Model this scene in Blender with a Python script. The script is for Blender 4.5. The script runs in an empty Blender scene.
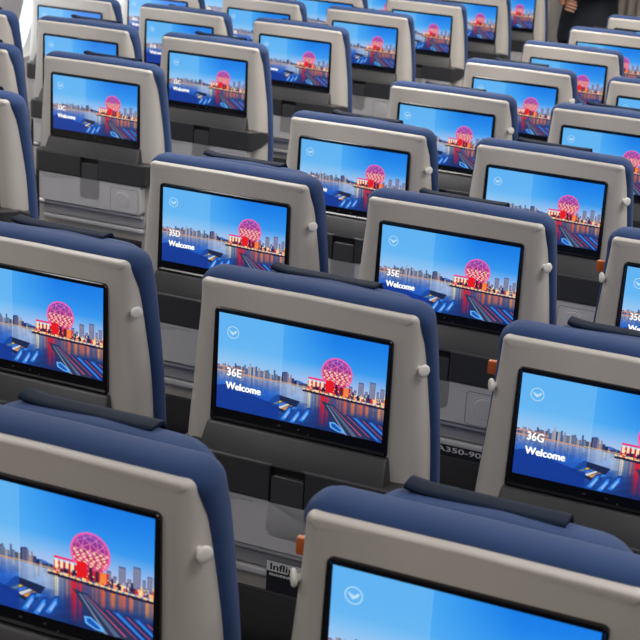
import bpy, bmesh, math, random
import numpy as np
from mathutils import Vector, Matrix, Quaternion

SC = bpy.context.scene
COL = SC.collection
R = math.radians
Z0 = 1.09                       # height of a screen's upper edge above the floor
TILT = 0.0425                   # seat backs lean a little towards the row behind

# ------------------------------------------------------------------ materials
def srgb(r, g, b):
    f = lambda c: (c/255/12.92) if c/255 <= .04045 else ((c/255+.055)/1.055)**2.4
    return (f(r), f(g), f(b), 1)

def mat(name, col, rough=.5, metal=0, bump=0, scale=200, vary=0, spec=.5, sheen=0, coat=0, kind='noise'):
    m = bpy.data.materials.new(name); m.use_nodes = True
    nt = m.node_tree; b = nt.nodes['Principled BSDF']
    b.inputs['Base Color'].default_value = col
    b.inputs['Roughness'].default_value = rough
    b.inputs['Metallic'].default_value = metal
    b.inputs['Specular IOR Level'].default_value = spec
    b.inputs['Sheen Weight'].default_value = sheen
    b.inputs['Sheen Roughness'].default_value = .4
    b.inputs['Coat Weight'].default_value = coat
    tc = nt.nodes.new('ShaderNodeTexCoord')
    if kind == 'weave':
        t = nt.nodes.new('ShaderNodeTexVoronoi'); t.inputs['Scale'].default_value = scale; out = t.outputs['Distance']
    else:
        t = nt.nodes.new('ShaderNodeTexNoise'); t.inputs['Scale'].default_value = scale
        t.inputs['Detail'].default_value = 4; out = t.outputs['Fac']
    nt.links.new(tc.outputs['Object'], t.inputs['Vector'])
    if bump:
        bp = nt.nodes.new('ShaderNodeBump'); bp.inputs['Strength'].default_value = bump
        bp.inputs['Distance'].default_value = .001
        nt.links.new(out, bp.inputs['Height']); nt.links.new(bp.outputs['Normal'], b.inputs['Normal'])
    n2 = nt.nodes.new('ShaderNodeTexNoise'); n2.inputs['Scale'].default_value = 9 if vary < .2 else 30
    nt.links.new(tc.outputs['Object'], n2.inputs['Vector'])
    rp = nt.nodes.new('ShaderNodeValToRGB')
    v = max(vary, .02)
    rp.color_ramp.elements[0].position = .3; rp.color_ramp.elements[1].position = .7
    rp.color_ramp.elements[0].color = (col[0]*(1-v), col[1]*(1-v), col[2]*(1-v), 1)
    rp.color_ramp.elements[1].color = (min(1, col[0]*(1+v)), min(1, col[1]*(1+v)), min(1, col[2]*(1+v)), 1)
    nt.links.new(n2.outputs['Fac'], rp.inputs['Fac']); nt.links.new(rp.outputs['Color'], b.inputs['Base Color'])
    return m

def emit(name, col, s):
    m = bpy.data.materials.new(name); m.use_nodes = True
    b = m.node_tree.nodes['Principled BSDF']
    b.inputs['Base Color'].default_value = (.02, .02, .02, 1)
    b.inputs['Emission Color'].default_value = col
    b.inputs['Emission Strength'].default_value = s
    b.inputs['Roughness'].default_value = .3
    return m

M = dict(
    shell=mat('warm_grey_plastic', (.505, .473, .437, 1), .45, bump=.08, scale=900),
    fabric=mat('blue_seat_fabric', (.014, .046, .150, 1), .85, bump=.5, scale=900, vary=.06, sheen=.06, kind='weave'),
    leather=mat('navy_leather', (.004, .011, .028, 1), .7, bump=.3, scale=500, spec=.1),
    bezel=mat('black_gloss_plastic', (.006, .006, .007, 1), .16),
    dark=mat('charcoal_plastic', (.036, .036, .038, 1), .42, bump=.15, scale=1200),
    latch=mat('dark_grey_plastic', (.05, .05, .053, 1), .4),
    latchlow=mat('mid_grey_plastic', (.20, .20, .21, 1), .4),
    hole=mat('black_recess_plastic', (.004, .004, .004, 1), .7),
    tray=mat('light_grey_plastic', (.52, .51, .51, 1), .4, bump=.08, scale=900),
    lowpanel=mat('grey_panel_plastic', (.36, .35, .355, 1), .45),
    seam=mat('grey_print', (.26, .26, .26, 1), .6),
    hook=mat('ivory_plastic', (.80, .78, .74, 1), .35),
    metal=mat('brushed_aluminium', (.6, .6, .6, 1), .3, metal=1),
    mesh=mat('black_mesh_fabric', (.012, .012, .013, 1), .9, bump=.8, scale=600, kind='weave'),
    orange=mat('orange_plastic', (.62, .13, .02, 1), .4),
    white_card=mat('white_card', (.7, .7, .68, 1), .5),
    black_card=mat('black_card', (.012, .012, .014, 1), .5),
    black_ink=mat('black_ink', (.01, .01, .01, 1), .6),
    white_ink=mat('white_ink', (.62, .62, .6, 1), .5),
    wall=mat('cream_wall_panel', (.60, .555, .50, 1), .55, bump=.05, scale=300),
    wallside=mat('cream_side_panel', (.62, .58, .54, 1), .55, bump=.05, scale=300),
    ceil=mat('ceiling_panel_white', (.75, .74, .72, 1), .6),
    floor=mat('dark_blue_carpet', (.02, .025, .04, 1), .95, bump=.8, scale=400, vary=.3),
    curtain=mat('beige_curtain', (.62, .57, .50, 1), .9, bump=.5, scale=500, kind='weave'),
    suit=mat('black_suit_cloth', (.010, .013, .022, 1), .85, bump=.3, scale=700, kind='weave'),
    skin=mat('skin', (.55, .28, .19, 1), .5),
    hair=mat('brown_hair', (.05, .025, .012, 1), .6, bump=.6, scale=300),
    shoe=mat('black_shoe', (.01, .01, .01, 1), .3),
    shirt=mat('white_shirt', (.7, .7, .7, 1), .8),
    text=emit('white_pixels', (1, 1, 1, 1), 1.15),
    emblem=emit('pale_pixels', srgb(190, 228, 250), .95),
)

# ------------------------------------------------------------------ mesh helpers
def link(name, me, m=None, parent=None):
    o = bpy.data.objects.new(name, me); COL.objects.link(o)
    if m: me.materials.append(m)
    if parent: o.parent = parent
    return o

def finish(bm, smooth=True, tilt=True, angle=40):
    bmesh.ops.remove_doubles(bm, verts=bm.verts, dist=1e-6)
    bmesh.ops.recalc_face_normals(bm, faces=bm.faces)
    if tilt:
        bmesh.ops.rotate(bm, cent=(0, 0, 0), matrix=Matrix.Rotation(-0.0, 3, 'X'), verts=bm.verts)
        c, s = math.cos(TILT), math.sin(TILT)
        for v in bm.verts:
            y, z = v.co.y, v.co.z
            v.co.y = y*c - z*s; v.co.z = y*s + z*c
        for v in bm.verts: v.co.z += Z0
    me = bpy.data.meshes.new('m')
    bm.to_mesh(me); bm.free()
    if smooth:
        for p in me.polygons: p.use_smooth = True
        try: me.set_sharp_from_angle(angle=R(angle))
        except Exception: pass
    return me

def box(bm, x0, x1, y0, y1, z0, z1, bev=0, seg=2):
    r = bmesh.ops.create_cube(bm, size=1)
    vs = r['verts']
    for v in vs:
        v.co = Vector(((x0+x1)/2+v.co.x*(x1-x0), (y0+y1)/2+v.co.y*(y1-y0), (z0+z1)/2+v.co.z*(z1-z0)))
    if bev:
        es = list({e for v in vs for e in v.link_edges})
        bmesh.ops.bevel(bm, geom=es, offset=bev, segments=seg, profile=.5, affect='EDGES')

def cyl(bm, a, b, r, r2=None, n=20):
    a, b = Vector(a), Vector(b); d = b-a
    q = d.to_track_quat('Z', 'Y').to_matrix().to_4x4()
    bmesh.ops.create_cone(bm, cap_ends=True, segments=n, radius1=r, radius2=r if r2 is None else r2, depth=d.length,
                          matrix=Matrix.Translation((a+b)/2) @ q)

def loft(bm, rings, cap=True):
    vs = [[bm.verts.new(p) for p in ring] for ring in rings]
    n = len(vs[0])
    for a, b in zip(vs, vs[1:]):
        for i in range(n):
            bm.faces.new((a[i], a[(i+1) % n], b[(i+1) % n], b[i]))
    if cap:
        bm.faces.new(vs[0]); bm.faces.new(vs[-1])

def arc_poly(corners, n=6):
    """2-D polygon with per-corner radii: [(x, z, r)], every corner gives n+1 points"""
    out = []; k = len(corners)
    for i, (x, z, r) in enumerate(corners):
        p = Vector((x, z)); a = Vector(corners[i-1][:2])-p; b = Vector(corners[(i+1) % k][:2])-p
        a.normalize(); b.normalize()
        ang = a.angle(b); t = r/math.tan(ang/2)
        c = p+(a+b).normalized()*(r/math.sin(ang/2))
        s = p+a*t-c; e = p+b*t-c
        for j in range(n+1):
            f = j/n
            d = (s*math.sin((1-f)*(math.pi-ang))+e*math.sin(f*(math.pi-ang)))/math.sin(math.pi-ang) if math.pi-ang > 1e-3 else s
            out.append(c+d)
    return out

def inset(poly, d):
    n = len(poly); out = []
    area = sum(poly[i].x*poly[(i+1) % n].y-poly[(i+1) % n].x*poly[i].y for i in range(n))
    sg = 1 if area > 0 else -1
    for i in range(n):
        e1 = (poly[i]-poly[i-1]); e2 = (poly[(i+1) % n]-poly[i])
        if e1.length < 1e-7 or e2.length < 1e-7:
            e1 = e2 = (poly[(i+1) % n]-poly[i-1])
        n1 = Vector((-e1.y, e1.x)).normalized(); n2 = Vector((-e2.y, e2.x)).normalized()
        m = (n1+n2).normalized(); k = max(.5, m.dot(n1))
        out.append(poly[i]+m*(d/k)*sg)
    return out

def plate(bm, poly, layers):
    """stack of insets of a 2-D outline: layers [(y, inset)]"""
    loft(bm, [[Vector((p.x, y, p.y)) for p in inset(poly, d)] for y, d in layers])

def boolean(me, cutter_bm):
    bmesh.ops.recalc_face_normals(cutter_bm, faces=cutter_bm.faces)
    cm = bpy.data.meshes.new('cut'); cutter_bm.to_mesh(cm); cutter_bm.free()
    a = bpy.data.objects.new('a', me); b = bpy.data.objects.new('b', cm)
    COL.objects.link(a); COL.objects.link(b)
    md = a.modifiers.new('b', 'BOOLEAN'); md.object = b; md.operation = 'DIFFERENCE'; md.solver = 'EXACT'
    dg = bpy.context.evaluated_depsgraph_get()
    res = bpy.data.meshes.new_from_object(a.evaluated_get(dg))
    if not len(res.polygons):
        md.solver = 'FAST'
        dg = bpy.context.evaluated_depsgraph_get(); dg.update()
        res = bpy.data.meshes.new_from_object(a.evaluated_get(dg))
    bpy.data.objects.remove(a); bpy.data.objects.remove(b)
    return res

_tc = {}
def text_mesh(s, size, bold=0, extrude=0):
    k = (s, size, bold)
    if k in _tc: return _tc[k]
    cu = bpy.data.curves.new('t', 'FONT'); cu.body = s; cu.size = size; cu.offset = bold
    cu.align_x = 'LEFT'; cu.resolution_u = 3; cu.extrude = extrude
    o = bpy.data.objects.new('t', cu); COL.objects.link(o)
    dg = bpy.context.evaluated_depsgraph_get()
    me = bpy.data.meshes.new_from_object(o.evaluated_get(dg))
    bpy.data.objects.remove(o); bpy.data.curves.remove(cu)
    _tc[k] = me
    return me

def text_on(s, size, x, y, z, bold=0, width=None):
    """text lying in the local x-z plane facing -y, lower left corner at x, z"""
    src = text_mesh(s, size, 0)
    xs = [v.co.x for v in src.vertices]
    k = 1 if width is None else width/(max(xs)-min(xs))
    bm = bmesh.new()
    for i, (dx, dz) in enumerate([(0, 0)] if not bold else [(0, 0), (bold, 0), (-bold, 0), (bold*.5, bold*.6), (-bold*.5, -bold*.6)]):
        n0 = len(bm.verts); bm.from_mesh(src); bm.verts.ensure_lookup_table()
        for v in bm.verts[n0:]:
            v.co = Vector((x+v.co.x*k+dx, y-i*.00002, z+v.co.y+dz))
    me = finish(bm, smooth=False)
    return me

# ------------------------------------------------------------------ the welcome picture (a harbour at dusk), computed
SW, SH = .294, .166
def picture(nx=480, ny=270):
    rs = np.random.RandomState(4)
    u, v = np.meshgrid(np.linspace(0, 1, nx), np.linspace(0, 1, ny))
    A = SW/SH
    img = np.zeros((ny, nx, 3))
    def C(*c): return np.array(c, float)
    def lerp(a, b, t): return a+(b-a)*np.clip(t, 0, 1)[..., None]
    def put(mask, col, al=1.):
        m = np.clip(mask, 0, 1)[..., None]*al
        img[:] = img*(1-m)+C(*col)*m if not isinstance(col, np.ndarray) or col.ndim == 1 else img*(1-m)+col*m
    def sm(d, w=.004): return np.clip(.5-d/w, 0, 1)            # signed distance -> coverage
    def rect(u0, u1, v0, v1): return ((u >= u0) & (u < u1) & (v >= v0) & (v < v1)).astype(float)
    def poly(pts, w=.004):
        d = np.full(u.shape, -9.); n = len(pts)
        ar = sum(pts[i][0]*pts[(i+1) % n][1]-pts[(i+1) % n][0]*pts[i][1] for i in range(n))
        for i in range(n):
            (x0, y0), (x1, y1) = pts[i], pts[(i+1) % n]
            L = math.hypot(x1-x0, y1-y0)
            e = ((u-x0)*(y1-y0)-(v-y0)*(x1-x0))/L
            d = np.maximum(d, e if ar > 0 else -e)
        return sm(d, w)
    HZ = .60
    # sky
    t = v/HZ
    sky = lerp(C(18, 122, 226)*np.ones_like(img), C(96, 178, 240), t**1.3)
    sky = lerp(sky, C(196, 192, 226), (t-.55)/.42)
    lft = np.clip((.70-u)/.34, 0, 1)*.6
    sky = lerp(sky, C(110, 195, 246), lft*(1-t*.4))
    img[:] = sky
    # water
    w = (v-HZ)/(1-HZ)
    wat = lerp(C(150, 178, 220)*np.ones_like(img), C(36, 88, 178), w*1.7)
    wat = lerp(wat, C(16, 50, 120), (w-.6)*1.6)
    rip = (np.sin(v*430+np.sin(u*31)*3)*.5+.5)*(np.sin(u*60+v*90)*.5+.5)
    wat *= (1-.22*rip*np.clip(w*3, 0, 1))[..., None]
    put((v > HZ).astype(float), wat)
    # far mountains
    mt = .565+.018*np.sin(u*21)+.012*np.sin(u*47+1)
    put(((v > mt) & (v < HZ) & (u > .3) & (u < .62)).astype(float), (60, 110, 190))
    # skyline, left and centre: towers with lit windows, and their reflections
    x = 0.
    while x < .56:
        wd = rs.uniform(.007, .018)
        base = .60-.02*max(0, .2-x)
        h = rs.uniform(.035, .075)+(.06 if .10 < x < .46 else 0)*rs.uniform(.2, 1)
        if x > .47: h *= .6
        c = C(38, 52, 100)*rs.uniform(.45, 1.25)
        if rs.rand() < .3: c = C(140, 120, 130)
        put(rect(x, x+wd*.85, base-h, base), c)
        lit = rect(x+.001, x+wd*.8, base-h+.006, base)*((np.sin(u*1500)*np.sin(v*700)) > .15)
        put(lit, (225, 205, 175), .55*rs.rand())
        put(rect(x, x+wd*.85, base, base+h*1.6)*(.6+.4*np.sin(v*420+x*50)), c, .6)
        x += wd*.86
    # arched bridge far left
    br = .555+.35*(u-.07)**2*4
    put(((abs(v-br) < .008) & (u < .17)).astype(float), (205, 120, 90), .9)
    put(((v > br) & (v < .60) & (u < .17) & (np.sin(u*400) > .6)).astype(float), (150, 100, 110), .8)
    put(rect(0, .36, .594, .608), (214, 140, 100), .8)
    put(rect(0, .40, .625, .70)*(np.sin(v*500+u*30) > .2), (150, 120, 150), .3)
    put(rect(.36, .56, .585, .602), (235, 190, 140), .6)
    put(((v > .605) & (v < .76))*np.exp(-((u-.47)/.12)**2), (176, 200, 232), .55)
    # long lights under the skyline
    for i in range(26):
        a = rs.uniform(0, .55); put(rect(a, a+.004, .605, .605+rs.uniform(.02, .09)), (250, 205, 160), .35)
    # shore on the right with low lit buildings
    for i in range(80):
        a = rs.uniform(.53, .99); wd = rs.uniform(.012, .03); h = rs.uniform(.02, .075)
        c = [C(250, 150, 60), C(240, 90, 60), C(255, 215, 150), C(90, 60, 110), C(210, 50, 60), C(245, 190, 120)][rs.randint(6)]
        if rs.rand() < .34: c = C(44, 30, 62)*rs.uniform(.7, 1.6)
        put(rect(a, a+wd, .615-h*1.1, .618), c, .9)
    # towers behind, right
    for a, wd, tp in ((.79, .022, .47), (.82, .016, .50), (.845, .03, .41), (.885, .016, .49), (.91, .032, .385), (.95, .016, .47), (.972, .022, .43)):
        put(rect(a, a+wd, tp+.02, .575), (70, 92, 140))
        put(rect(a+.002, a+wd-.002, tp+.03, .57)*((np.sin(u*1300)*np.sin(v*640)) > 0), (215, 195, 190), .6)
    # red framed hall under the sphere
    put(rect(.55, .80, .515, .60), (188, 34, 60))
    put(rect(.55, .66, .478, .495), (232, 40, 110))
    put(rect(.555, .65, .505, .575)*(np.sin(u*260) > -.2), (255, 232, 190), .95)
    for i in range(14):
        a = rs.uniform(.56, .97); put(rect(a, a+.010, .575-rs.uniform(0, .03), .60), (34, 22, 60), .85)
    for i in range(60):
        a = rs.uniform(.55, .985); b = rs.uniform(.545, .607); put(rect(a, a+.006, b, b+.009), (255, 236, 190), .9)
    # geodesic sphere
    cu, cv, r = .716, .393, .087
    du, dv = (u-cu), (v-cv)/A
    dd = np.sqrt(du**2+dv**2)
    ball = sm(dd-r, .004)
    base = lerp(C(108, 62, 178)*np.ones_like(img), C(190, 40, 92), (v-.24)/.2)
    px, py = du/r, dv/r
    pz = np.sqrt(np.clip(1-px**2-py**2, 0, 1))
    lon = np.arctan2(px, pz+1e-6); lat = np.arcsin(np.clip(py, -1, 1))
    tri = np.minimum(np.minimum(abs(np.sin(lon*7)), abs(np.sin(lat*6+lon*3.5))), abs(np.sin(lat*6-lon*3.5)))
    base = lerp(base, C(255, 150, 205)*np.ones_like(img), (tri < .18)*.62)
    base = lerp(base, C(255, 222, 176), (((v > .37) & (np.sin(u*210+np.sin(v*60)*2)*np.sin(v*150) > .25)) & (v < .50))*.9)
    put(ball*(v < .53), base)
    put(sm(abs(dd-r)-.0045, .004)*(v < .5), (246, 92, 170), .95)
    put(rect(.655, .70, .475, .60), (226, 20, 30))
    put(rect(.71, .725, .50, .60), (60, 20, 50)); put(rect(.74, .755, .52, .60), (70, 30, 50))
    put(rect(.76, .79, .52, .60), (255, 150, 60), .8)
    # quay: dark curved line
    q = .627+.02*np.sin((u-.5)*3.1)
    put(((abs(v-q) < .012) & (u > .52)).astype(float), (38, 30, 62))
    put(((abs(v-q+.018) < .007) & (u > .52) & (np.sin(u*230) > -.3)).astype(float), (255, 206, 130))
    put((v > q+.012)*np.clip((u-.5)/.12, 0, 1), (20, 34, 84), .6)
    cn = rs.rand(nx); cn = np.convolve(np.concatenate([cn[-3:], cn, cn[:3]]), np.ones(7)/7, 'valid')
    cn = np.clip((cn-.38)*5, .12, 1)[None, :]*np.ones_like(u)
    # reflections in the water: vertical streaks
    for a, wd, v1, c, al in ((.50, .03, .80, (190, 200, 225), .5), (.545, .045, .86, (255, 232, 180), .95), (.60, .03, .80, (250, 190, 120), .7),
                             (.625, .060, .99, (244, 16, 26), 1.), (.630, .050, .99, (236, 16, 26), .8), (.675, .03, .86, (240, 40, 40), .9), (.72, .03, .83, (255, 110, 50), .9),
                             (.755, .05, .82, (250, 90, 40), .9), (.80, .055, .80, (255, 130, 50), .9), (.85, .06, .79, (240, 100, 60), .9),
                             (.905, .06, .79, (255, 140, 60), .9), (.955, .06, .80, (250, 150, 80), .9)):
        f = np.exp(-((u-a-wd/2)/(wd*.55))**2)*np.clip((v1-v)/.06, 0, 1)*(v > q+.012)
        f = np.clip(f*1.35, 0, 1)*(.8+.2*np.sin(v*330+u*40))*np.clip(cn*(1.15-.9*(v-.64)/.3), 0, 1)
        put(f, c, al)
    # left jetty with small boats
    put(poly([(.30, .86), (.37, .73), (.51, .755), (.45, .93)]), (24, 38, 74))
    for k, c in enumerate(((245, 205, 60), (60, 130, 240), (235, 235, 240), (240, 160, 60), (50, 150, 250))):
        a, b = .335+.022*k, .845-.012*k+.02*k
        put(poly([(a, b), (a+.055, b-.055), (a+.07, b-.05), (a+.018, b+.012)]), c, .85)
    for a, b in ((.42, .965), (.475, .975), (.53, .94)):
        put(poly([(a-.035, b+.03), (a+.02, b-.13), (a+.045, b-.15), (a+.045, b-.07), (a+.0, b+.04)]), (22, 66, 150))
        put(poly([(a-.022, b+.015), (a+.022, b-.11), (a+.036, b-.12), (a+.034, b-.07), (a+.0, b+.02)]), (52, 132, 230))
        put(poly([(a-.005, b-.01), (a+.025, b-.09), (a+.03, b-.085), (a+.007, b)]), (170, 200, 235), .7)
    # right jetty: long dark wedge running to the lower edge, with rails and boats
    put(poly([(.635, .70), (.70, .715), (.93, .985), (.90, 1.02), (.76, 1.02)]), (40, 52, 84))
    put(poly([(.68, .73), (.69, .73), (.855, .99), (.83, 1.0)]), (96, 112, 146), .8)
    put(poly([(.665, .73), (.672, .73), (.80, 1.0), (.785, 1.0)]), (150, 165, 200), .7)
    put(poly([(.695, .73), (.70, .73), (.885, .975), (.875, .98)]), (214, 80, 130), .8)
    for k in range(5):
        a, b = .775+.046*k, .795+.006*k
        put(poly([(a, b), (a+.028, b-.004), (a+.185, b+.205), (a+.155, b+.2)]), (30, 84, 176) if k % 2 else (16, 40, 92), .95)
        put(poly([(a+.01, b+.006), (a+.022, b+.006), (a+.16, b+.18), (a+.148, b+.178)]), (70, 160, 245) if k % 2 else (190, 80, 110), .8)
    put(poly([(.688, .900), (.72, .895), (.775, .955), (.785, .99), (.74, .985), (.695, .955)]), (96, 176, 245))
    put(poly([(.700, .912), (.718, .908), (.758, .955), (.766, .978), (.742, .974), (.704, .945)]), (24, 84, 180))
    # tinted band behind the greeting: lighter sky, deep blue foreground
    band = (u < .385).astype(float)
    put(band*(v < HZ), (168, 208, 236), .22)
    hill = .80-.07*np.exp(-((u-.10)/.12)**2)+.16*np.clip(u-.12, 0, 1)
    put(band*(v > HZ)*np.clip((v-.62)/.12, 0, 1), (22, 86, 196), .66)
    put(band*(v > hill), (12, 46, 132), .75)
    put((abs(u-.387) < .0025)*(v < .6), (160, 215, 250), .35)
    img = np.clip(img, 0, 255)/255
    lin = np.where(img <= .04045, img/12.92, ((img+.055)/1.055)**2.4)
    return u, v, lin

def screen_mesh():
    u, v, lin = picture()
    ny, nx = u.shape
    x = (u-.5)*SW; z = -v*SH; y = np.zeros_like(x)
    c, s = math.cos(TILT), math.sin(TILT)
    co = np.stack([x, y*c-z*s, y*s+z*c+Z0], -1).reshape(-1, 3)
    i = np.arange(ny*nx).reshape(ny, nx)
    f = np.stack([i[:-1, :-1], i[1:, :-1], i[1:, 1:], i[:-1, 1:]], -1).reshape(-1, 4)
    me = bpy.data.meshes.new('display')
    me.vertices.add(len(co)); me.vertices.foreach_set('co', co.ravel().astype(np.float32))
    me.loops.add(f.size); me.loops.foreach_set('vertex_index', f.ravel().astype(np.int32))
    me.polygons.add(len(f)); me.polygons.foreach_set('loop_start', np.arange(0, f.size, 4, dtype=np.int32))
    me.update(calc_edges=True)
    at = me.color_attributes.new('picture', 'FLOAT_COLOR', 'POINT')
    at.data.foreach_set('color', np.concatenate([lin.reshape(-1, 3), np.ones((ny*nx, 1))], 1).ravel().astype(np.float32))
    m = bpy.data.materials.new('lit_display'); m.use_nodes = True
    nt = m.node_tree; b = nt.nodes['Principled BSDF']
    b.inputs['Base Color'].default_value = (.01, .01, .01, 1); b.inputs['Roughness'].default_value = .25
    vc = nt.nodes.new('ShaderNodeVertexColor'); vc.layer_name = 'picture'
    nt.links.new(vc.outputs['Color'], b.inputs['Emission Color'])
    b.inputs['Emission Strength'].default_value = SCREEN
    me.materials.append(m)
    return me

SCREEN = 1.04
# ------------------------------------------------------------------ the seat
def outline(ztop, zbot, dw, r):
    """seat back silhouette: narrower at the top, flaring to the armrests"""
    K = ((-.60, .218), (-.30, .2175), (-.20, .2115), (-.12, .2040), (-.03, .1955), (.06, .1845))
    def hw(z):
        acc = 0; n = 0
        for d in (-.03, -.02, -.01, 0, .01, .02, .03):          # averaged: no kinks
            acc += float(np.interp(z+d, [k[0] for k in K], [k[1] for k in K])); n += 1
        return acc/n+dw
    half = [(hw(z), z) for z in np.linspace(zbot, ztop-r-.004, 26)]
    cx, cz = hw(ztop-r)-r, ztop-r
    half += [(cx+r*math.cos(t), cz+r*math.sin(t)) for t in np.linspace(.06, math.pi/2, 9)]
    half += [(cx*f, ztop+.0012*(1-f)) for f in (.85, .6, .3)]
    return [Vector((-x, z)) for x, z in half]+[Vector((0, ztop+.0014))]+[Vector((x, z)) for x, z in reversed(half)]

def depth_at(z, lo, hi):
    """how far the grey shell reaches forward along its sides: shallow at the top, deeper below"""
    a = max(0, min(1, (.052-z)/.06)); b = max(0, min(1, (.045-z)/.22))
    t = .55*a+.45*b*b*(3-2*b)
    return lo+(hi-lo)*t

P = {}          # part meshes shared by all seats
def build_parts():
    # grey back shell, edges rolled over
    bm = bmesh.new()
    ol = outline(.0505, -.60, 0, .012)
    rings = []
    for fy, di in ((.06, 1.0), (.08, .72), (.16, .42), (.30, .20), (.50, .06), (.75, 0), (1.0, 0), (1.3, .02)):
        ins = inset(ol, 1.)
        w = [.005+(depth_at(p.y, .020, .028)-.005)*min(1, abs(q.x-p.x))**2 for p, q in zip(ol, ins)]
        rings.append([Vector((p.x+(q.x-p.x)*wi*di, .0022+depth_at(p.y, .014, .060)*fy, p.y+(q.y-p.y)*wi*di)) for p, q, wi in zip(ol, ins, w)])
    loft(bm, rings)
    P['shell'] = finish(bm, angle=60)
    # blue back cushion wrapping the shell
    bm = bmesh.new()
    ol = outline(.049, -.60, 0, .022)
    rings = []
    for y, d in ((.030, .010), (.028, .002), (.030, -.005), (.037, -.011), (.050, -.0135), (.064, -.012), (.078, -.006), (.086, .004), (.088, .03)):
        rings.append([])
        for p, q in zip(ol, inset(ol, d)):
            t = depth_at(p.y, 0, 1)
            rings[-1].append(Vector((p.x+(q.x-p.x)*(1-.35*t), y+t*(.032-(y-.028)*.25)-.014*(1-t)*max(0, 1-(y-.028)/.04), q.y)))
    loft(bm, rings)
    P['back'] = finish(bm, angle=75)
    bm = bmesh.new()    # front half of the cushion, towards the sitter
    ol = arc_poly([(-.208, -.60, .03), (-.204, -.28, .05), (-.164, .028, .04), (.164, .028, .04), (.204, -.28, .05), (.208, -.60, .03)], 5)
    plate(bm, ol, [(.080, .015), (.087, .004), (.095, 0), (.110, .004), (.120, .012), (.124, .03)])
    P['backfront'] = finish(bm, angle=75)
    # adjustable headrest
    bm = bmesh.new()
    hp = arc_poly([(-.166, -.16, .03), (-.160, .039, .055), (0, .045, .4), (.160, .039, .055), (.166, -.16, .03)], 6)
    plate(bm, hp, [(.094, .02), (.092, .008), (.096, .002), (.110, -.001), (.130, 0), (.148, .004), (.158, .014), (.160, .03)])
    P['headrest'] = finish(bm, angle=75)
    # leather strip over the headrest: a slightly curling tab
    bm = bmesh.new()
    rings = []
    N = 26
    for i in range(N+1):
        f = i/N; x = -.116+.188*f
        lift = .0055*max(0, 1-f*5)**2+.002*math.sin(f*9)*.3+.0015*max(0, f*6-5)
        zt = .0440-.0020*abs(f-.5)*2+lift
        e = .0008 if i in (0, N) else 0
        prof = [(.124+e, -.002), (.1235+e, .0008), (.126+e, .0028), (.131, .0034), (.147, .0034), (.158-e, .001), (.166-e, -.010), (.166-e, -.03), (.1625, -.03), (.1625, -.011), (.155, -.003), (.131, -.001), (.127, -.004)]
        rings.append([Vector((x, y, zt+z)) for y, z in prof])
    loft(bm, rings)
    P['strip'] = finish(bm, angle=60)
    # monitor bezel with its chin
    bm = bmesh.new()
    bz = arc_poly([(-.1575, -.189, .004), (-.1545, .0085, .008), (.1545, .0085, .008), (.1575, -.189, .004)], 5)
    plate(bm, bz, [(.004, 0), (-.0010, 0), (-.0026, .0015), (-.0026, .0035), (.0006, .0062)])
    P['bezel'] = finish(bm, angle=35)
    bm = bmesh.new()
    cyl(bm, (.02, .0005, -.181), (.02, -.0008, -.181), .0016, n=12)
    box(bm, -.035, -.03, -.0006, .001, -.1765, -.1745); box(bm, .0, .004, -.0006, .001, -.1765, -.1745)
    P['sensor'] = finish(bm)
    # charcoal stowage block under the monitor
    bm = bmesh.new()
    def hexa(v):
        vs = [bm.verts.new(p) for p in v]
        fs = [(0, 1, 2, 3), (4, 5, 6, 7), (0, 1, 5, 4), (1, 2, 6, 5), (2, 3, 7, 6), (3, 0, 4, 7)]
        for f in fs: bm.faces.new([vs[k] for k in f])
        return list({e for x in vs for e in x.link_edges})
    e = hexa([(-.160, -.006, -.190), (.160, -.006, -.190), (.166, -.030, -.238), (-.166, -.030, -.238),
              (-.160, .010, -.190), (.160, .010, -.190), (.166, .010, -.238), (-.166, .010, -.238)])
    bmesh.ops.bevel(bm, geom=e, offset=.004, segments=3, profile=.5, affect='EDGES')
    P['stowtop'] = finish(bm, angle=50)
    bm = bmesh.new()
    cs = []
    def ring(x, y0, zt, zb, yb):
        return [Vector((x, y0, zt)), Vector((x, y0, zb)), Vector((x, yb, zb)), Vector((x, yb, zt))]
    rings = [[Vector((s*.221, .044, -.248)), Vector((s*.221, .044, -.276)), Vector((s*.221, .058, -.272)), Vector((s*.221, .058, -.252))] if k == 0 else
             [Vector((s*.210, .010, -.235)), Vector((s*.210, .010, -.294)), Vector((s*.210, .058, -.290)), Vector((s*.210, .058, -.240))] if k == 1 else
             [Vector((s*.192, -.026, -.231)), Vector((s*.192, -.026, -.299)), Vector((s*.192, .03, -.299)), Vector((s*.192, .03, -.231))] if k == 2 else
             [Vector((s*.180, -.031, -.231)), Vector((s*.180, -.031, -.300)), Vector((s*.180, .03, -.300)), Vector((s*.180, .03, -.231))]
             for s, k in ((-1, 0), (-1, 1), (-1, 2), (-1, 3), (1, 3), (1, 2), (1, 1), (1, 0))]
    loft(bm, rings)
    es = [e for e in bm.edges if abs(e.verts[0].co.y-e.verts[1].co.y) < .04 and e.verts[0].co.y < .01 and e.verts[1].co.y < .01 and abs(e.verts[0].co.x-e.verts[1].co.x) > .001]
    bmesh.ops.bevel(bm, geom=es, offset=.005, segments=3, profile=.5, affect='EDGES')
    bmesh.ops.recalc_face_normals(bm, faces=bm.faces)
    raw = bpy.data.meshes.new('r'); bm.to_mesh(raw); bm.free()
    cut = bmesh.new()
    plate(cut, arc_poly([(-.0325, -.32, .002), (-.0325, -.231, .009), (.0325, -.231, .009), (.0325, -.32, .002)], 5), [(-.05, 0), (-.017, 0)])
    raw = boolean(raw, cut)
    bm = bmesh.new(); bm.from_mesh(raw); P['stow'] = finish(bm, smooth=False)
    # latch: dark tongue in the slot, paler below
    bm = bmesh.new()
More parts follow.
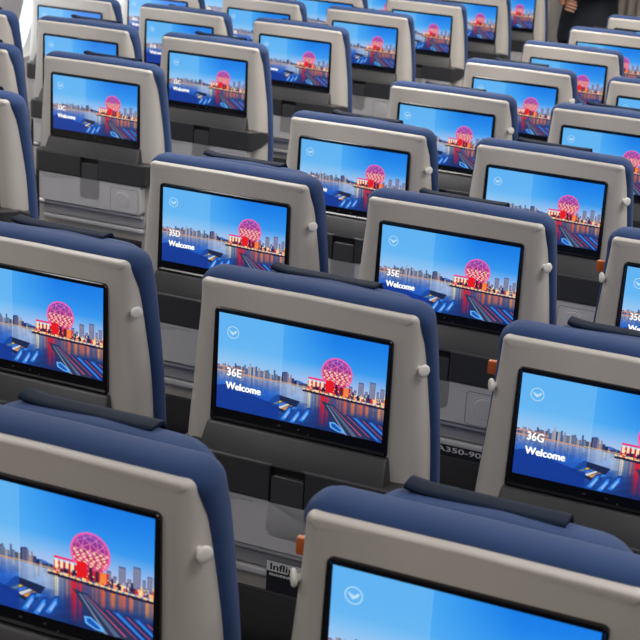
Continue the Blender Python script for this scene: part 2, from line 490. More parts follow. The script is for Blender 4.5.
    plate(bm, arc_poly([(-.0295, -.301, .001), (-.0295, -.2525, .006), (.0295, -.2525, .006), (.0295, -.301, .001)], 4), [(-.015, 0), (-.0270, 0), (-.0283, .0012)])
    P['latch'] = finish(bm, angle=35)
    bm = bmesh.new()
    plate(bm, arc_poly([(-.0295, -.332, .007), (-.0295, -.3015, .001), (.0295, -.3015, .001), (.0295, -.332, .007)], 4), [(-.012, 0), (-.0215, 0), (-.0225, .001)])
    P['latchlow'] = finish(bm, angle=35)
    bm = bmesh.new(); box(bm, -.0323, .0323, -.0195, -.015, -.2995, -.2312)
    P['hole'] = finish(bm)
    # folded tray table with a notch for the latch
    bm = bmesh.new()
    plate(bm, arc_poly([(-.180, -.389, .010), (-.177, -.3005, .002), (-.0335, -.3005, .001), (-.0335, -.362, .013), (.0335, -.362, .013), (.0335, -.3005, .001),
                        (.177, -.3005, .002), (.180, -.389, .010)], 5), [(.004, 0), (-.0262, 0), (-.0275, .0012)])
    box(bm, -.045, .045, -.016, -.006, -.37, -.3005)
    P['tray'] = finish(bm, smooth=False)
    bm = bmesh.new()
    rings = []
    for r, y in ((.0285, -.0272), (.0280, -.0283), (.0272, -.0285), (.0262, -.0279), (.0240, -.0277), (.0225, -.0288), (.001, -.0290)):
        rings.append([Vector((.113+r*math.cos(t*math.tau/32), y, -.3475+r*math.sin(t*math.tau/32))) for t in range(32)])
    loft(bm, rings); P['cup'] = finish(bm, smooth=False)
    bm = bmesh.new()      # seam round the cup holder panel
    a = arc_poly([(.073, -.3865, .008), (.073, -.3125, .008), (.171, -.3125, .008), (.171, -.3865, .008)], 5)
    b = inset(a, .0016)
    n = len(a)
    va, vb, vc = [[bm.verts.new((p.x, y, p.y)) for p in pl] for pl, y in ((a, -.0276), (b, -.0276), (a, -.0270))]
    for i in range(n):
        j = (i+1) % n
        bm.faces.new((va[i], va[j], vb[j], vb[i])); bm.faces.new((va[i], va[j], vc[j], vc[i]))
    P['seam'] = finish(bm, smooth=False)
    bm = bmesh.new()
    for z, a, b in ((-.3075, -.168, -.060), (-.3115, -.168, -.092), (-.3150, -.168, -.120)):
        x = a
        random.seed(int(-z*1e5))
        while x < b:
            w = random.uniform(.004, .012); box(bm, x, min(b, x+w), -.0278, -.0270, z-.0007, z+.0007); x += w+.0015
    P['print'] = finish(bm, smooth=False)
    # hinge bar and knob
    bm = bmesh.new(); cyl(bm, (-.168, -.014, -.3985), (.178, -.014, -.3985), .0052, n=16); P['bar'] = finish(bm)
    bm = bmesh.new(); cyl(bm, (-.183, -.014, -.3985), (-.163, -.014, -.3985), .010, n=24); cyl(bm, (-.186, -.014, -.3985), (-.183, -.014, -.3985), .006, n=24)
    P['knob'] = finish(bm)
    # panel under the tray and the pale lip of the pocket
    bm = bmesh.new()
    plate(bm, arc_poly([(-.182, -.436, .006), (-.180, -.40, .004), (.180, -.40, .004), (.182, -.436, .006)], 4), [(.004, 0), (-.004, 0), (-.006, .002)])
    P['lowpanel'] = finish(bm, angle=35)
    bm = bmesh.new(); box(bm, -.180, .180, -.010, .004, -.452, -.439, .003, 3); P['lip'] = finish(bm, angle=50)
    # mesh pocket
    bm = bmesh.new()
    rings = []
    for i in range(17):
        x = -.178+.356*i/16; bulge = math.sin(math.pi*i/16)**.6
        pf = [(-.0150, -.474), (-.016-.008*bulge, -.490), (-.020-.028*bulge, -.53), (-.014-.020*bulge, -.58), (.001, -.600)]
        rings.append([Vector((x, y, z)) for y, z in pf]+[Vector((x, y+.0015, z+.0005)) for y, z in reversed(pf)])
    loft(bm, rings); P['pocket'] = finish(bm, angle=60)
    bm = bmesh.new(); box(bm, -.178, .178, -.0175, -.0150, -.481, -.4735, .001); P['pocketband'] = finish(bm)
    # coat hook: mushroom peg on the right shoulder
    for side in (1, -1):
        bm = bmesh.new()
        base = Vector((.190 if side > 0 else -.184, .022, -.036)); ax = Vector((side*.84, -.54, 0)).normalized()
        cyl(bm, base, base+ax*.014, .0045, n=16)
        q = ax.to_track_quat('Z', 'Y').to_matrix()
        rings = []
        for d, r in ((.012, .004), (.0125, .0085), (.0145, .0105), (.0172, .0105), (.0185, .0092), (.0190, .004)):
            rings.append([base+ax*d+q @ Vector((r*math.cos(t*math.tau/28), r*math.sin(t*math.tau/28), 0)) for t in range(28)])
        loft(bm, rings)
        P['hook%d' % side] = finish(bm, angle=45)
    bm = bmesh.new(); box(bm, -.2235, -.196, .076, .086, -.044, -.022, .002); P['tab'] = finish(bm)
    # seat pan, armrests, legs (standing on the floor, no tilt)
    def fin(bm, a=60): return finish(bm, tilt=False, angle=a)
    bm = bmesh.new()
    ol = arc_poly([(-.222, .35, .03), (-.222, .46, .04), (0, .47, .6), (.222, .46, .04), (.222, .35, .03)], 5)
    loft(bm, [[Vector((p.x, y, p.y-dz)) for p in inset(ol, d)] for y, d, dz in ((.14, .03, 0), (.143, .01, 0), (.16, 0, 0), (.40, 0, 0), (.56, .0, .004), (.60, .008, .01), (.62, .03, .015))])
    P['pan'] = fin(bm)
    for s, nm in ((-1, 'armL'), (1, 'armR')):
        bm = bmesh.new(); box(bm, s*.2552-.021, s*.2552+.021, .17, .50, .610, .648, .012, 3); P[nm] = fin(bm)
        bm = bmesh.new(); box(bm, s*.2552-.015, s*.2552+.015, .17, .46, .40, .615, .01, 2); P[nm+'s'] = fin(bm)
    bm = bmesh.new(); box(bm, -.27, .222, .16, .20, .30, .345, .01); box(bm, -.27, .222, .46, .50, .30, .345, .01); P['beam'] = fin(bm)
    for s, nm in ((-1, 'legL'), (1, 'legR')):
        bm = bmesh.new()
        cyl(bm, (s*.17, .18, .31), (s*.17, .06, .012), .016); cyl(bm, (s*.17, .48, .31), (s*.17, .42, .012), .016)
        box(bm, s*.17-.02, s*.17+.02, .02, .48, 0, .02, .004)
        P[nm] = fin(bm)
    # display, greeting, emblem
    P['display'] = screen_mesh()
    P['welcome'] = text_on('Welcome', .0172, -SW/2+.0168, -.0007, -.1290, bold=.0007, width=.0625)
    bm = bmesh.new()
    cx, cz, n = -SW/2+.0262, -.0305, 40
    def flat(pts): bm.faces.new([bm.verts.new((cx+x, -.0007, cz+z)) for x, z in pts])
    for i in range(n):
        a, b = i*math.tau/n, (i+1)*math.tau/n
        flat([(r*math.cos(t), r*math.sin(t)) for r, t in ((.0094, a), (.0106, a), (.0106, b), (.0094, b))])
    # a bird in flight: body, raised wing and outstretched neck
    flat([(-.0070, .0024), (-.0066, .0034), (-.0020, .0008), (-.0012, -.0020), (-.0030, -.0030), (-.0052, -.0002)])
    flat([(-.0020, .0008), (.0010, .0002), (.0040, .0034), (.0072, .0030), (.0052, -.0008), (.0016, -.0034), (-.0012, -.0020)])
    flat([(.0016, -.0034), (-.0012, -.0020), (-.0030, -.0030), (-.0008, -.0050)])
    P['emblem'] = finish(bm, smooth=False)

def T(name, label, cat, loc, group=None):
    o = bpy.data.objects.new(name, None); COL.objects.link(o); o.location = loc
    o.empty_display_size = .1
    o['label'] = label; o['category'] = cat
    if group: o['group'] = group
    return o

MATOF = dict(shell='shell', back='fabric', backfront='fabric', headrest='fabric', strip='leather', bezel='bezel', sensor='latch', stow='dark',
             stowtop='dark', latch='latch', latchlow='latchlow', hole='hole', tray='tray', cup='tray', print='seam', seam='latchlow', bar='tray', knob='metal',
             lowpanel='lowpanel', lip='tray', pocket='mesh', pocketband='dark', tab='orange', pan='fabric', armL='dark', armR='dark',
             armLs='shell', armRs='shell', beam='metal', legL='metal', legR='metal', welcome='text', emblem='emblem')
MATOF['hook1'] = MATOF['hook-1'] = 'hook'

TREE = [  # part name, mesh key, [(sub-part name, mesh key)]
    ('back_shell', 'shell', []),
    ('backrest_cushion', 'back', [('cushion_front', 'backfront')]),
    ('headrest', 'headrest', [('headrest_strip', 'strip')]),
    ('monitor', 'bezel', [('display', 'display'), ('sensor', 'sensor'), ('welcome_text', 'welcome'), ('bird_emblem', 'emblem')]),
    ('stowage_panel', 'stow', [('panel_slope', 'stowtop'), ('latch', 'latch'), ('latch_slot', 'hole')]),
    ('tray_table', 'tray', [('cup_holder', 'cup'), ('latch_foot', 'latchlow'), ('printed_notice', 'print'), ('panel_seam', 'seam')]),
    ('hinge_bar', 'bar', [('hinge_knob', 'knob')]),
    ('lower_panel', 'lowpanel', [('panel_lip', 'lip')]),
    ('literature_pocket', 'pocket', [('pocket_band', 'pocketband')]),
    ('seat_cushion', 'pan', []),
    ('armrest', 'armL', [('armrest_side', 'armLs')]),
    ('seat_frame', 'beam', []),
    ('leg', 'legL', []), ('leg', 'legR', []),
]
LABELS = {'headrest_strip': 'dark navy leather strip', 'latch_foot': 'mid-grey lower end of the latch', 'display': 'lit display with harbour picture at dusk',
          'hinge_knob': 'metal hinge knob', 'panel_lip': 'pale lip above the pocket'}

def build_proto():
    for k, me in P.items():
        if k in MATOF and not me.materials: me.materials.append(M[MATOF[k]])
    root = T('airline_seat', 'x', 'seat', (0, 0, 0), 'airline seats')
    for nm, key, subs in TREE:
        o = link(nm, P[key], None, root)
        for sn, sk in subs:
            c = link(sn, P[sk], None, o)
            if sn in LABELS: c['label'] = LABELS[sn]
    return root

def children(o): return [c for c in o.children]

def copy_seat(root):
    r = root.copy(); COL.objects.link(r)
    for ch in list(root.children):
        if ch.get('own'): continue
        c = ch.copy(); COL.objects.link(c); c.parent = r
        for g in list(ch.children):
            if g.get('own'): continue
            d = g.copy(); COL.objects.link(d); d.parent = c
    return r

PITCH, SP, SPL, CX0, CY0 = .7457, .5104, .5089, -1.5157, -.3495
def seat_pos(c, row):
    if c in 'DEG': return ((-1, 0, 1)['DEG'.index(c)]*SP, (36-row)*PITCH)
    return (CX0-'CBA'.index(c)*SPL, (36-row)*PITCH+CY0)

COLS = {'A': 'window column', 'B': 'column second from the window', 'C': 'column left of the aisle',
        'D': 'column right of the aisle', 'E': 'middle column', 'G': 'rightmost column'}
ORD = ['', 'first', 'second', 'third', 'fourth', 'fifth', 'sixth', 'seventh', 'eighth']
SPECIAL = {
    ('E', 36): 'blue and grey airline seat at the photo centre, its screen reading 36E Welcome',
    ('G', 36): 'blue and grey airline seat at the right edge, its screen reading 36G Welcome',
    ('D', 35): 'airline seat upper left of the 36E seat, its screen reading 35D Welcome',
    ('D', 36): 'blue and grey airline seat cut by the left edge, directly left of 36E seat',
    ('E', 37): 'large near airline seat in the bottom left corner, screen cut off below',
    ('G', 37): 'large near airline seat at bottom, right of centre, only its top and logo visible',
    ('E', 35): 'airline seat directly upper right of the 36E seat, between it and the 36G seat',
    ('G', 35): 'airline seat cut by the right edge just above the 36G seat',
    ('C', 33): 'airline seat at upper left showing its whole screen, grey tray and cup holder',
    ('C', 34): 'lowest seat edge at the upper left border, mostly outside the photo',
    ('D', 29): 'farthest right seat top at the border, beside the dark-suited person',
    ('C', 27): 'farthest seat of the column left of the aisle, beside the dark-suited person',
    ('A', 32): 'topmost of the three seat edges cut by the left border',
    ('B', 33): 'middle of the three seat edges cut by the left border',
}
SEATS = [('E', 36)] + [(c, r) for c, rows in (('G', (37, 36, 35)), ('E', (37, 35, 34, 33, 32)), ('D', range(36, 28, -1)),
         ('C', range(34, 26, -1)), ('B', range(33, 26, -1)), ('A', range(32, 27, -1))) for r in rows]

build_parts()
proto = build_proto()
rnd = random.Random(7)
count = {}
for c, r in SEATS:
    o = copy_seat(proto) if (c, r) != SEATS[0] else proto
    o['_c'] = c
roots = [proto]+[o for o in COL.objects if o.name.startswith('airline_seat.')]
for (c, r), o in zip(SEATS, roots):
    if '_c' in o: del o['_c']
    x, y = seat_pos(c, r)
    o.location = (x, y, 0)
    first = {'A': 32, 'B': 33, 'C': 34, 'D': 36, 'E': 37, 'G': 37}[c]
    o['label'] = SPECIAL.get((c, r), 'airline seat with lit screen, %s from the camera in the %s' % (ORD[first-r+1], COLS[c]))
    o['group'] = 'airline seats of the window-side block' if c in 'ABC' else 'airline seats of the middle block'
    mon = [k for k in o.children if k.name.startswith('monitor')][0]
    hd = [k for k in o.children if k.name.startswith('headrest')][0]
    hd.location.z = rnd.uniform(.003, .012) if (c, r) not in (('E', 36), ('G', 37), ('E', 37), ('D', 36), ('E', 35), ('G', 36)) else 0
    n = link('seat_number', text_on('%d%s' % (r, c), .0195, -SW/2+.0165, -.0007, -.1060, bold=.0003, width=.0260), M['text'], mon)
    n['own'] = 1; del n['own']
    if c in 'DE':
        link('coat_hook', P['hook1'], None, o)
    if c in 'CG':
        ar = link('armrest', P['armR'], None, o); link('armrest_side', P['armRs'], None, ar)
    if c == 'G':
        h = link('coat_hook', P['hook-1'], None, o)
        t = link('orange_tab', P['tab'], None, o)

# ------------------------------------------------------------------ cards in the pockets
def card(name, label, cat, c, r, x0, x1, z0, z1, body_mat, texts):
    x, y = seat_pos(c, r)
    bm = bmesh.new(); box(bm, x0, x1, -.0132, -.0120, z0, z1)
    root = link(name, finish(bm), M[body_mat]); root.location = (x, y, 0)
    root['label'] = label; root['category'] = cat
    for nm, me, m in texts():
        link(nm, me, M[m], root)
    return root
def inflight():
    bm = bmesh.new(); box(bm, -.0355, .0645, -.0140, -.0133, -.4352, -.4165)
    yield 'white_heading', finish(bm), 'white_card'
    yield 'title_text', text_on('Inflight', .0175, -.0300, -.0142, -.4320, bold=.0006, width=.062), 'black_ink'
    bm = bmesh.new(); x = -.030; rr = random.Random(3)
    while x < .036:
        w = rr.uniform(.002, .0045); box(bm, x, x+w, -.0136, -.0133, -.4435, -.4435+rr.uniform(.0035, .005)); x += w+.0011
    yield 'small_print', finish(bm, smooth=False), 'white_ink'
card('magazine', 'black booklet headed Inflight on white, in the pocket behind the 36E screen seat', 'magazine', 'E', 36, -.0355, .0645, -.56, -.4165, 'black_card', inflight)
def safety():
    yield 'title_text', text_on('A350-900', .0165, .0150, -.0134, -.4640, bold=.0004, width=.112), 'white_ink'
card('safety_card', 'black card reading A350-900 in the pocket left of the 36G seat', 'card', 'E', 35, .002, .140, -.57, -.4505, 'black_card', safety)

# ------------------------------------------------------------------ the cabin
def struct(name, bm, m, smooth=False, angle=40):
    o = link(name, finish(bm, smooth=smooth, tilt=False, angle=angle), M[m]); o['kind'] = 'structure'
    return o
YF, YB = 8.4, -3.2
XL, XR = -2.93, 3.6
bm = bmesh.new(); box(bm, XL-.25, XR+.25, YB, YF, -.06, 0); struct('floor', bm, 'floor')
for i, x in enumerate((-1.01, 1.02)):     # aisle guide lines
    pass
bm = bmesh.new()
cp = [(-3.1, 2.02), (-1.9, 2.02), (-1.75, 2.12), (-.9, 2.3), (1.5, 2.3), (2.3, 2.12), (2.45, 2.02), (3.8, 2.02)]
for (x0, z0), (x1, z1) in zip(cp, cp[1:]):
    vs = [bm.verts.new(p) for p in ((x0, YB, z0), (x1, YB, z1), (x1, YF, z1), (x0, YF, z0))]; bm.faces.new(vs)
    vs = [bm.verts.new(p) for p in ((x0, YB, z0+.05), (x0, YF, z0+.05), (x1, YF, z1+.05), (x1, YB, z1+.05))]; bm.faces.new(vs)
struct('ceiling', bm, 'ceil')
# side walls leaning inward towards the top, with window openings
WIN = [(.55+k*.78) for k in range(-4, 10)]
def sidewall(name, sx, x_at):
    prof = [(0, 0), (.5, -.03), (.80, -.02), (1.33, .11), (1.75, .28), (2.03, .44)]     # (height, inward shift)
    def X(z):
        for (a, s), (b, t) in zip(prof, prof[1:]):
            if a <= z <= b+1e-6: return x_at-sx*(s+(t-s)*(z-a)/(b-a))
    bm = bmesh.new()
    zs = [0, .25, .5, .8, 1.33, 1.75, 2.03]
    ys = [YB]
    for w in WIN: ys += [w-.13, w+.13]
    ys = [y for y in ys if YB <= y <= YF]+[YF]
    for off in (0, .08):
        g = [[bm.verts.new((X(z)+sx*off, y, z)) for y in ys] for z in zs]
        for i in range(len(zs)-1):
            for j in range(len(ys)-1):
                iswin = zs[i] == .8 and j % 2 == 1
                if iswin: continue
                bm.faces.new((g[i][j], g[i][j+1], g[i+1][j+1], g[i+1][j]))
    for w in WIN:                                  # reveals
        y0, y1 = w-.13, w+.13
        if y0 < YB or y1 > YF: continue
        c = [(X(.8), y0, .8), (X(.8), y1, .8), (X(1.33), y1, 1.33), (X(1.33), y0, 1.33)]
        for i in range(4):
            a, b = Vector(c[i]), Vector(c[(i+1) % 4]); o = Vector((sx*.08, 0, 0))
            bm.faces.new([bm.verts.new(p) for p in (a, b, b+o, a+o)])
    struct(name, bm, 'wallside')
    for k, w in enumerate(WIN):
        if w-.13 < YB or w+.13 > YF: continue
        root = bpy.data.objects.new('window_%d' % (k+1+(20 if sx > 0 else 0)), None); COL.objects.link(root)
        root['kind'] = 'structure'; root.location = (X(.8), w, .8)
        bm = bmesh.new()
        d = Vector((X(1.33)-X(.8), 0, .53))
        outer = arc_poly([(-.130, 0, .002), (-.130, 1, .002), (.130, 1, .002), (.130, 0, .002)], 5)
        inner = arc_poly([(-.105, .03, .001), (-.105, .97, .001), (.105, .97, .001), (.105, .03, .001)], 5)
        inner = [Vector((.100*math.copysign(abs(math.cos(t))**.55, math.cos(t)), .5+.46*math.copysign(abs(math.sin(t))**.55, math.sin(t)))) for t in [k2*math.tau/24 for k2 in range(24)]]
        def P3(p, off): return Vector((sx*off, p.x, 0))+d*p.y
        n = 24
        outer = [Vector((.13*max(-1, min(1, 1.5*math.cos(t))), .5+.5*max(-1, min(1, 1.5*math.sin(t))))) for t in [k2*math.tau/24 for k2 in range(24)]]
        r0 = [bm.verts.new(P3(p, .0)) for p in outer]; r1 = [bm.verts.new(P3(p, .0)) for p in inner]
        r2 = [bm.verts.new(P3(p, .06)) for p in inner]
        for i in range(n):
            j = (i+1) % n
            bm.faces.new((r0[i], r0[j], r1[j], r1[i])); bm.faces.new((r1[i], r1[j], r2[j], r2[i]))
        link('window_frame', finish(bm, tilt=False), M['wallside'], root)
        bm = bmesh.new()
        for off in (.060, .063):
            bm.faces.new([bm.verts.new(P3(p, off)) for p in inner])
        link('pane', finish(bm, smooth=False, tilt=False), GLASS, root)
GLASS = bpy.data.materials.new('window_acrylic'); GLASS.use_nodes = True
nt = GLASS.node_tree; nt.nodes.clear()
out = nt.nodes.new('ShaderNodeOutputMaterial'); tr = nt.nodes.new('ShaderNodeBsdfTransparent'); gl = nt.nodes.new('ShaderNodeBsdfGlossy'); mx = nt.nodes.new('ShaderNodeMixShader')
gl.inputs['Roughness'].default_value = .05; mx.inputs[0].default_value = .06; tr.inputs[0].default_value = (.93, .96, .97, 1)
nt.links.new(tr.outputs[0], mx.inputs[1]); nt.links.new(gl.outputs[0], mx.inputs[2]); nt.links.new(mx.outputs[0], out.inputs[0])
sidewall('wall_left', -1, XL)
sidewall('wall_right', 1, XR)
bm = bmesh.new(); box(bm, XL-.3, XR+.3, YB-.06, YB, 0, 2.4); struct('wall_back', bm, 'wall')
# front bulkheads with the curtained aisle between
bm = bmesh.new()
box(bm, XL-.1, -1.32, 7.6, 7.65, 0, 2.04, .004); box(bm, XL-.1, XR+.3, YF, YF+.05, 0, 2.4)
for x in (-2.6, -2.1, -1.6): box(bm, x, x+.012, 7.592, 7.601, 0, 2.03)
struct('wall_front', bm, 'wall')
bm = bmesh.new()
box(bm, -.62, 1.3, 7.6, 7.65, 0, 2.28, .004)
struct('trim_1', bm, 'wall')
bm = bmesh.new()
rings = []
pts = []
for i in range(61):
    x = -1.24+.60*i/60; pts.append((x, 7.56+.022*math.sin(i*1.05)))
for (xa, ya), (xb, yb) in zip(pts, pts[1:]):
    vs = [bm.verts.new(p) for p in ((xa, ya, .02), (xb, yb, .02), (xb, yb, 2.1), (xa, ya, 2.1))]; bm.faces.new(vs)
    vs = [bm.verts.new(p) for p in ((xa, ya+.004, .02), (xa, ya+.004, 2.1), (xb, yb+.004, 2.1), (xb, yb+.004, .02))]; bm.faces.new(vs)
cu = link('curtain', finish(bm, tilt=False), M['curtain'])
cu['label'] = 'beige pleated curtain hanging right behind the dark-suited person'; cu['category'] = 'curtain'
bm = bmesh.new(); cyl(bm, (-1.34, 7.56, 2.11), (-.6, 7.56, 2.11), .01); struct('trim_2', bm, 'metal')
# seat rails on the floor are hidden beneath the seats; overhead bins along both sides
for nm, x0, x1 in (('trim_3', -2.45, -1.62), ('trim_4', 2.2, 3.1)):
    bm = bmesh.new(); box(bm, x0, x1, YB+.1, 6.9, 1.80, 2.01, .04, 3); struct(nm, bm, 'ceil', smooth=True)

# ------------------------------------------------------------------ the person at the far end of the aisle
def skin_mesh(verts, edges, root=0, sub=2):
    """verts [(x, y, z, rx, ry)]"""
    me = bpy.data.meshes.new('s'); me.from_pydata([v[:3] for v in verts], edges, [])
    o = bpy.data.objects.new('s', me); COL.objects.link(o)
    o.modifiers.new('s', 'SKIN'); 
    if not me.skin_vertices: bpy.data.objects.remove(o); raise RuntimeError('skin')
    for i, v in enumerate(verts):
        sv = me.skin_vertices[0].data[i]; sv.radius = (v[3], v[4]); sv.use_root = (i == root)
    m = o.modifiers.new('u', 'SUBSURF'); m.levels = sub; m.render_levels = sub
    dg = bpy.context.evaluated_depsgraph_get()
    res = bpy.data.meshes.new_from_object(o.evaluated_get(dg)); bpy.data.objects.remove(o)
    for p_ in res.polygons: p_.use_smooth = True
    return res

def skin_bm(*a, **k):
    me = skin_mesh(*a, **k); bm = bmesh.new(); bm.from_mesh(me); return bm

def build_person(loc, rz):
    root = T('person', 'person in a dark suit with hands clasped, standing in the aisle beyond the seats', 'person', loc)
    root.rotation_euler = (0, 0, rz)
    # body: one continuous figure
    V = [(0, 0, .95, .125, .095), (0, 0, 1.13, .115, .085), (0, .005, 1.32, .145, .10), (0, .01, 1.44, .11, .075), (0, .005, 1.52, .050, .050),
         (0, -.006, 1.585, .050, .060), (0, -.018, 1.65, .072, .092), (0, -.014, 1.735, .074, .092)]
    Ed = [(0, 1), (1, 2), (2, 3), (3, 4), (4, 5), (5, 6), (6, 7)]
    def chain(start, pts):
        prev = start
        for q in pts: V.append(q); Ed.append((prev, len(V)-1)); prev = len(V)-1
        return prev
    for s_ in (-1, 1):
        chain(0, [(s_*.095, 0, .86, .085, .085), (s_*.10, -.015, .50, .056, .058), (s_*.105, .015, .28, .048, .052), (s_*.105, .02, .09, .036, .04), (s_*.115, -.10, .045, .036, .03), (s_*.12, -.165, .035, .03, .022)])
    wr = {}
    for s_ in (-1, 1):
        dz = .02 if s_ > 0 else -.012
        wr[s_] = chain(3, [(s_*.165, .01, 1.41, .048, .048), (s_*.225, .02, 1.28, .046, .046), (s_*.245, .01, 1.15, .040, .040), (s_*.16, -.12, 1.105+dz, .034, .034),
                           (s_*.075, -.205, 1.075+dz, .026, .024), (s_*.040, -.222, 1.060+dz, .030, .020), (s_*.005, -.232 if s_ > 0 else -.212, 1.045+dz, .034, .018)])
    bm = skin_bm(V, Ed)
    # fingers wrapped over the other hand, thumbs leaving the palm's side
    for s_ in (-1, 1):
        dz = .02 if s_ > 0 else -.012
        y0 = -.232 if s_ > 0 else -.212
        for k_, L in enumerate((.92, 1.0, .95, .76)):
            z = 1.066-.0185*k_+dz; x = s_*.005
            F = [(x, y0, z, .0095, .0095), (x-s_*.030*L, y0-.006, z-.004, .0088, .0088), (x-s_*.056*L, y0+.008, z-.009, .008, .008), (x-s_*.072*L, y0+.024, z-.014, .0068, .0068)]
            t_ = skin_mesh(F, [(0, 1), (1, 2), (2, 3)], sub=1); bm.from_mesh(t_)
        F = [(s_*.040, y0+.004, 1.070+dz, .0115, .0115), (s_*.022, y0-.014, 1.094+dz, .0105, .0105), (s_*.0, y0-.018, 1.106+dz, .0092, .0092), (-s_*.016, y0-.014, 1.108+dz, .0075, .0075)]
        bm.from_mesh(skin_mesh(F, [(0, 1), (1, 2), (2, 3)], sub=1))
    # face: nose, brow, lips, ears
    bmesh.ops.create_cone(bm, cap_ends=True, segments=10, radius1=.017, radius2=.006, depth=.05, matrix=Matrix.Translation((0, -.113, 1.668)) @ Matrix.Rotation(R(-14), 4, 'X'))
    for s_ in (-1, 1):
        bmesh.ops.create_uvsphere(bm, u_segments=12, v_segments=8, radius=.03, matrix=Matrix.Translation((s_*.078, -.01, 1.672)) @ Matrix.Diagonal((.3, .6, 1, 1)))
    bmesh.ops.create_uvsphere(bm, u_segments=12, v_segments=8, radius=.024, matrix=Matrix.Translation((0, -.098, 1.627)) @ Matrix.Diagonal((1, .4, .32, 1)))
    body = link('body', finish(bm, tilt=False, angle=80), M['skin'], root)
    for s_ in (-1, 1):
        bm = bmesh.new(); bmesh.ops.create_uvsphere(bm, u_segments=12, v_segments=8, radius=.011, matrix=Matrix.Translation((s_*.031, -.094, 1.69)))
        link('eye', finish(bm, tilt=False), M['shirt'], body)
        bm = bmesh.new(); bmesh.ops.create_uvsphere(bm, u_segments=12, v_segments=8, radius=.006, matrix=Matrix.Translation((s_*.031, -.1015, 1.69)))
        link('iris', finish(bm, tilt=False), M['black_ink'], body)
    # clothes
    def tube(bm, rings, n=28, cap=True):
        loft(bm, [[Vector((x+rx*math.copysign(abs(math.cos(t))**.85, math.cos(t)), y+ry*math.copysign(abs(math.sin(t))**.85, math.sin(t)), z)) for t in [k_*math.tau/n for k_ in range(n)]] for x, y, z, rx, ry in rings], cap)
    bm = bmesh.new()
    tube(bm, [(0, 0, 1.06, .150, .118), (0, 0, .98, .168, .128), (0, .005, .90, .184, .134), (0, .005, .82, .186, .130)])
    for s_ in (-1, 1):
        tube(bm, [(s_*.088, .005, .90, .094, .118), (s_*.092, .003, .80, .098, .116), (s_*.095, 0, .66, .090, .100), (s_*.10, -.006, .50, .076, .084), (s_*.102, .004, .30, .070, .076), (s_*.104, .014, .12, .066, .074), (s_*.104, .0, .065, .066, .080)])
    link('trousers', finish(bm, tilt=False, angle=70), M['suit'], root)
    bm = bmesh.new()
    tube(bm, [(0, 0, .80, .196, .146), (0, 0, .84, .197, .147), (0, 0, .93, .190, .142), (0, 0, 1.03, .174, .130), (0, .0, 1.14, .166, .124), (0, .003, 1.26, .178, .130),
              (0, .006, 1.36, .188, .128), (0, .010, 1.43, .180, .104), (0, .012, 1.47, .135, .082), (0, .012, 1.50, .085, .068), (0, .012, 1.52, .064, .062)])
    for s_ in (-1, 1):
        dz = .02 if s_ > 0 else -.012
        A = [(s_*.10, .01, 1.41, .080, .080), (s_*.185, .012, 1.405, .078, .078), (s_*.236, .02, 1.28, .060, .060), (s_*.255, .01, 1.14, .056, .056), (s_*.165, -.115, 1.105+dz, .048, .048), (s_*.098, -.185, 1.082+dz, .040, .040)]
        bm.from_mesh(skin_mesh(A, [(i, i+1) for i in range(5)]))
    link('jacket', finish(bm, tilt=False, angle=70), M['suit'], root)
    bm = bmesh.new(); bmesh.ops.create_cone(bm, segments=16, radius1=.012, radius2=.045, depth=.16, cap_ends=True, matrix=Matrix.Translation((0, -.095, 1.42)) @ Matrix.Diagonal((1, .35, 1, 1)))
    link('shirt', finish(bm, tilt=False), M['shirt'], root)
    bm = bmesh.new(); bmesh.ops.create_uvsphere(bm, u_segments=28, v_segments=18, radius=.1, matrix=Matrix.Translation((0, .008, 1.722)) @ Matrix.Diagonal((.86, 1.08, .98, 1)))
    bmesh.ops.delete(bm, geom=[v for v in bm.verts if v.co.z < 1.745 and v.co.y < -.03 or v.co.z < 1.63], context='VERTS')
    link('hair', finish(bm, tilt=False), M['hair'], root)
    for s_ in (-1, 1):
        bm = skin_bm([(s_*.105, .035, .045, .045, .045), (s_*.11, -.04, .045, .048, .044), (s_*.12, -.17, .034, .04, .032)], [(0, 1), (1, 2)])
        for v in bm.verts: v.co.z = max(v.co.z, .001)
        link('shoe', finish(bm, tilt=False), M['shoe'], root)
    return root
build_person((-1.24, 7.2, 0), R(-30))

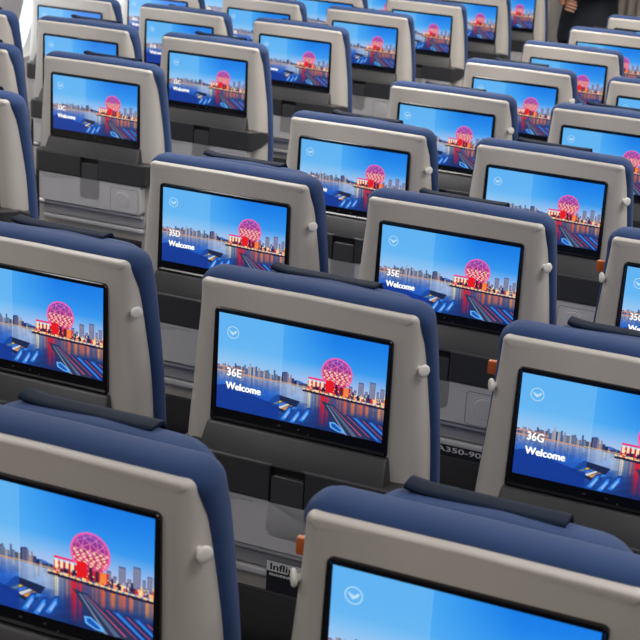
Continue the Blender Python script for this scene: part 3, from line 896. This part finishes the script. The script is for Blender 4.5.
# ------------------------------------------------------------------ light: ceiling wash lamps and daylight
def lamp(name, loc, sx, sy, power, col=(1, .94, .88), rot=(0, 0, 0)):
    l = bpy.data.lights.new(name, 'AREA'); l.shape = 'RECTANGLE'; l.size = sx; l.size_y = sy; l.energy = power; l.color = col
    o = bpy.data.objects.new(name, l); COL.objects.link(o); o.location = loc; o.rotation_euler = rot
    return o
EM = emit('lamp_diffuser', (1, .94, .87, 1), 1.5)
k = 4
for y, pw in ((-2.2, 7.5), (-.6, 9), (1.0, 16), (2.6, 26), (4.2, 26), (5.8, 18)):
    for x in (-1.05, .95):
        k += 1
        bm = bmesh.new(); box(bm, x-.14, x+.14, y-.6, y+.6, 2.245, 2.262, .005)
        o = link('trim_%d' % k, finish(bm, tilt=False), EM); o['kind'] = 'structure'
        lamp('ceiling_lamp', (x, y, 2.24), .28, 1.2, pw, (1, .97, .95) if y < 2 else (1, .94, .86))
for y, pw in ((1, 4), (3.3, 8), (5.5, 8)):        # daylight at the window side
    lamp('daylight', (XL+.12, y, 1.12), .5, 2.2, pw, (.86, .93, 1), (0, R(90), 0) if False else (0, R(-90), 0))

for y in (1.5, 4.2):                # wash lamps under the bins, lighting the side wall
    lamp('sidewall_lamp', (-2.42, y, 1.77), .06, 2.4, 9, (1, .93, .85), (0, R(28), 0))
w = bpy.data.worlds.new('World'); SC.world = w; w.use_nodes = True
bg = w.node_tree.nodes['Background']; bg.inputs[0].default_value = (.9, .95, 1, 1); bg.inputs[1].default_value = 1.6

# ------------------------------------------------------------------ camera
p = (.882, -2.1344, .7312+Z0); yaw, pit, rol = .3617, -.3122, .0818
ca, sa, cb, sb = math.cos(yaw), math.sin(yaw), math.cos(pit), math.sin(pit)
f = Vector((-sa*cb, ca*cb, sb)); r = Vector((ca, sa, 0)); u = r.cross(f)
r2 = r*math.cos(rol)+u*math.sin(rol); u2 = -r*math.sin(rol)+u*math.cos(rol)
cam = bpy.data.cameras.new('Camera'); co = bpy.data.objects.new('Camera', cam); COL.objects.link(co)
mw = Matrix((( r2.x, u2.x, -f.x, p[0]), (r2.y, u2.y, -f.y, p[1]), (r2.z, u2.z, -f.z, p[2]), (0, 0, 0, 1)))
co.matrix_world = mw
cam.sensor_width = 36; cam.sensor_fit = 'HORIZONTAL'; cam.lens = 1526.45/640*36
cam.shift_x = -(345.57-320)/640; cam.shift_y = (340.15-320)/640
cam.clip_start = .05; cam.clip_end = 60
cam.dof.use_dof = True; cam.dof.focus_distance = 2.75; cam.dof.aperture_fstop = 16
SC.camera = co
SC.view_settings.view_transform = 'Standard'; SC.view_settings.look = 'None'
SC.view_settings.exposure = 0; SC.view_settings.gamma = 1; SC.view_settings.use_curve_mapping = False
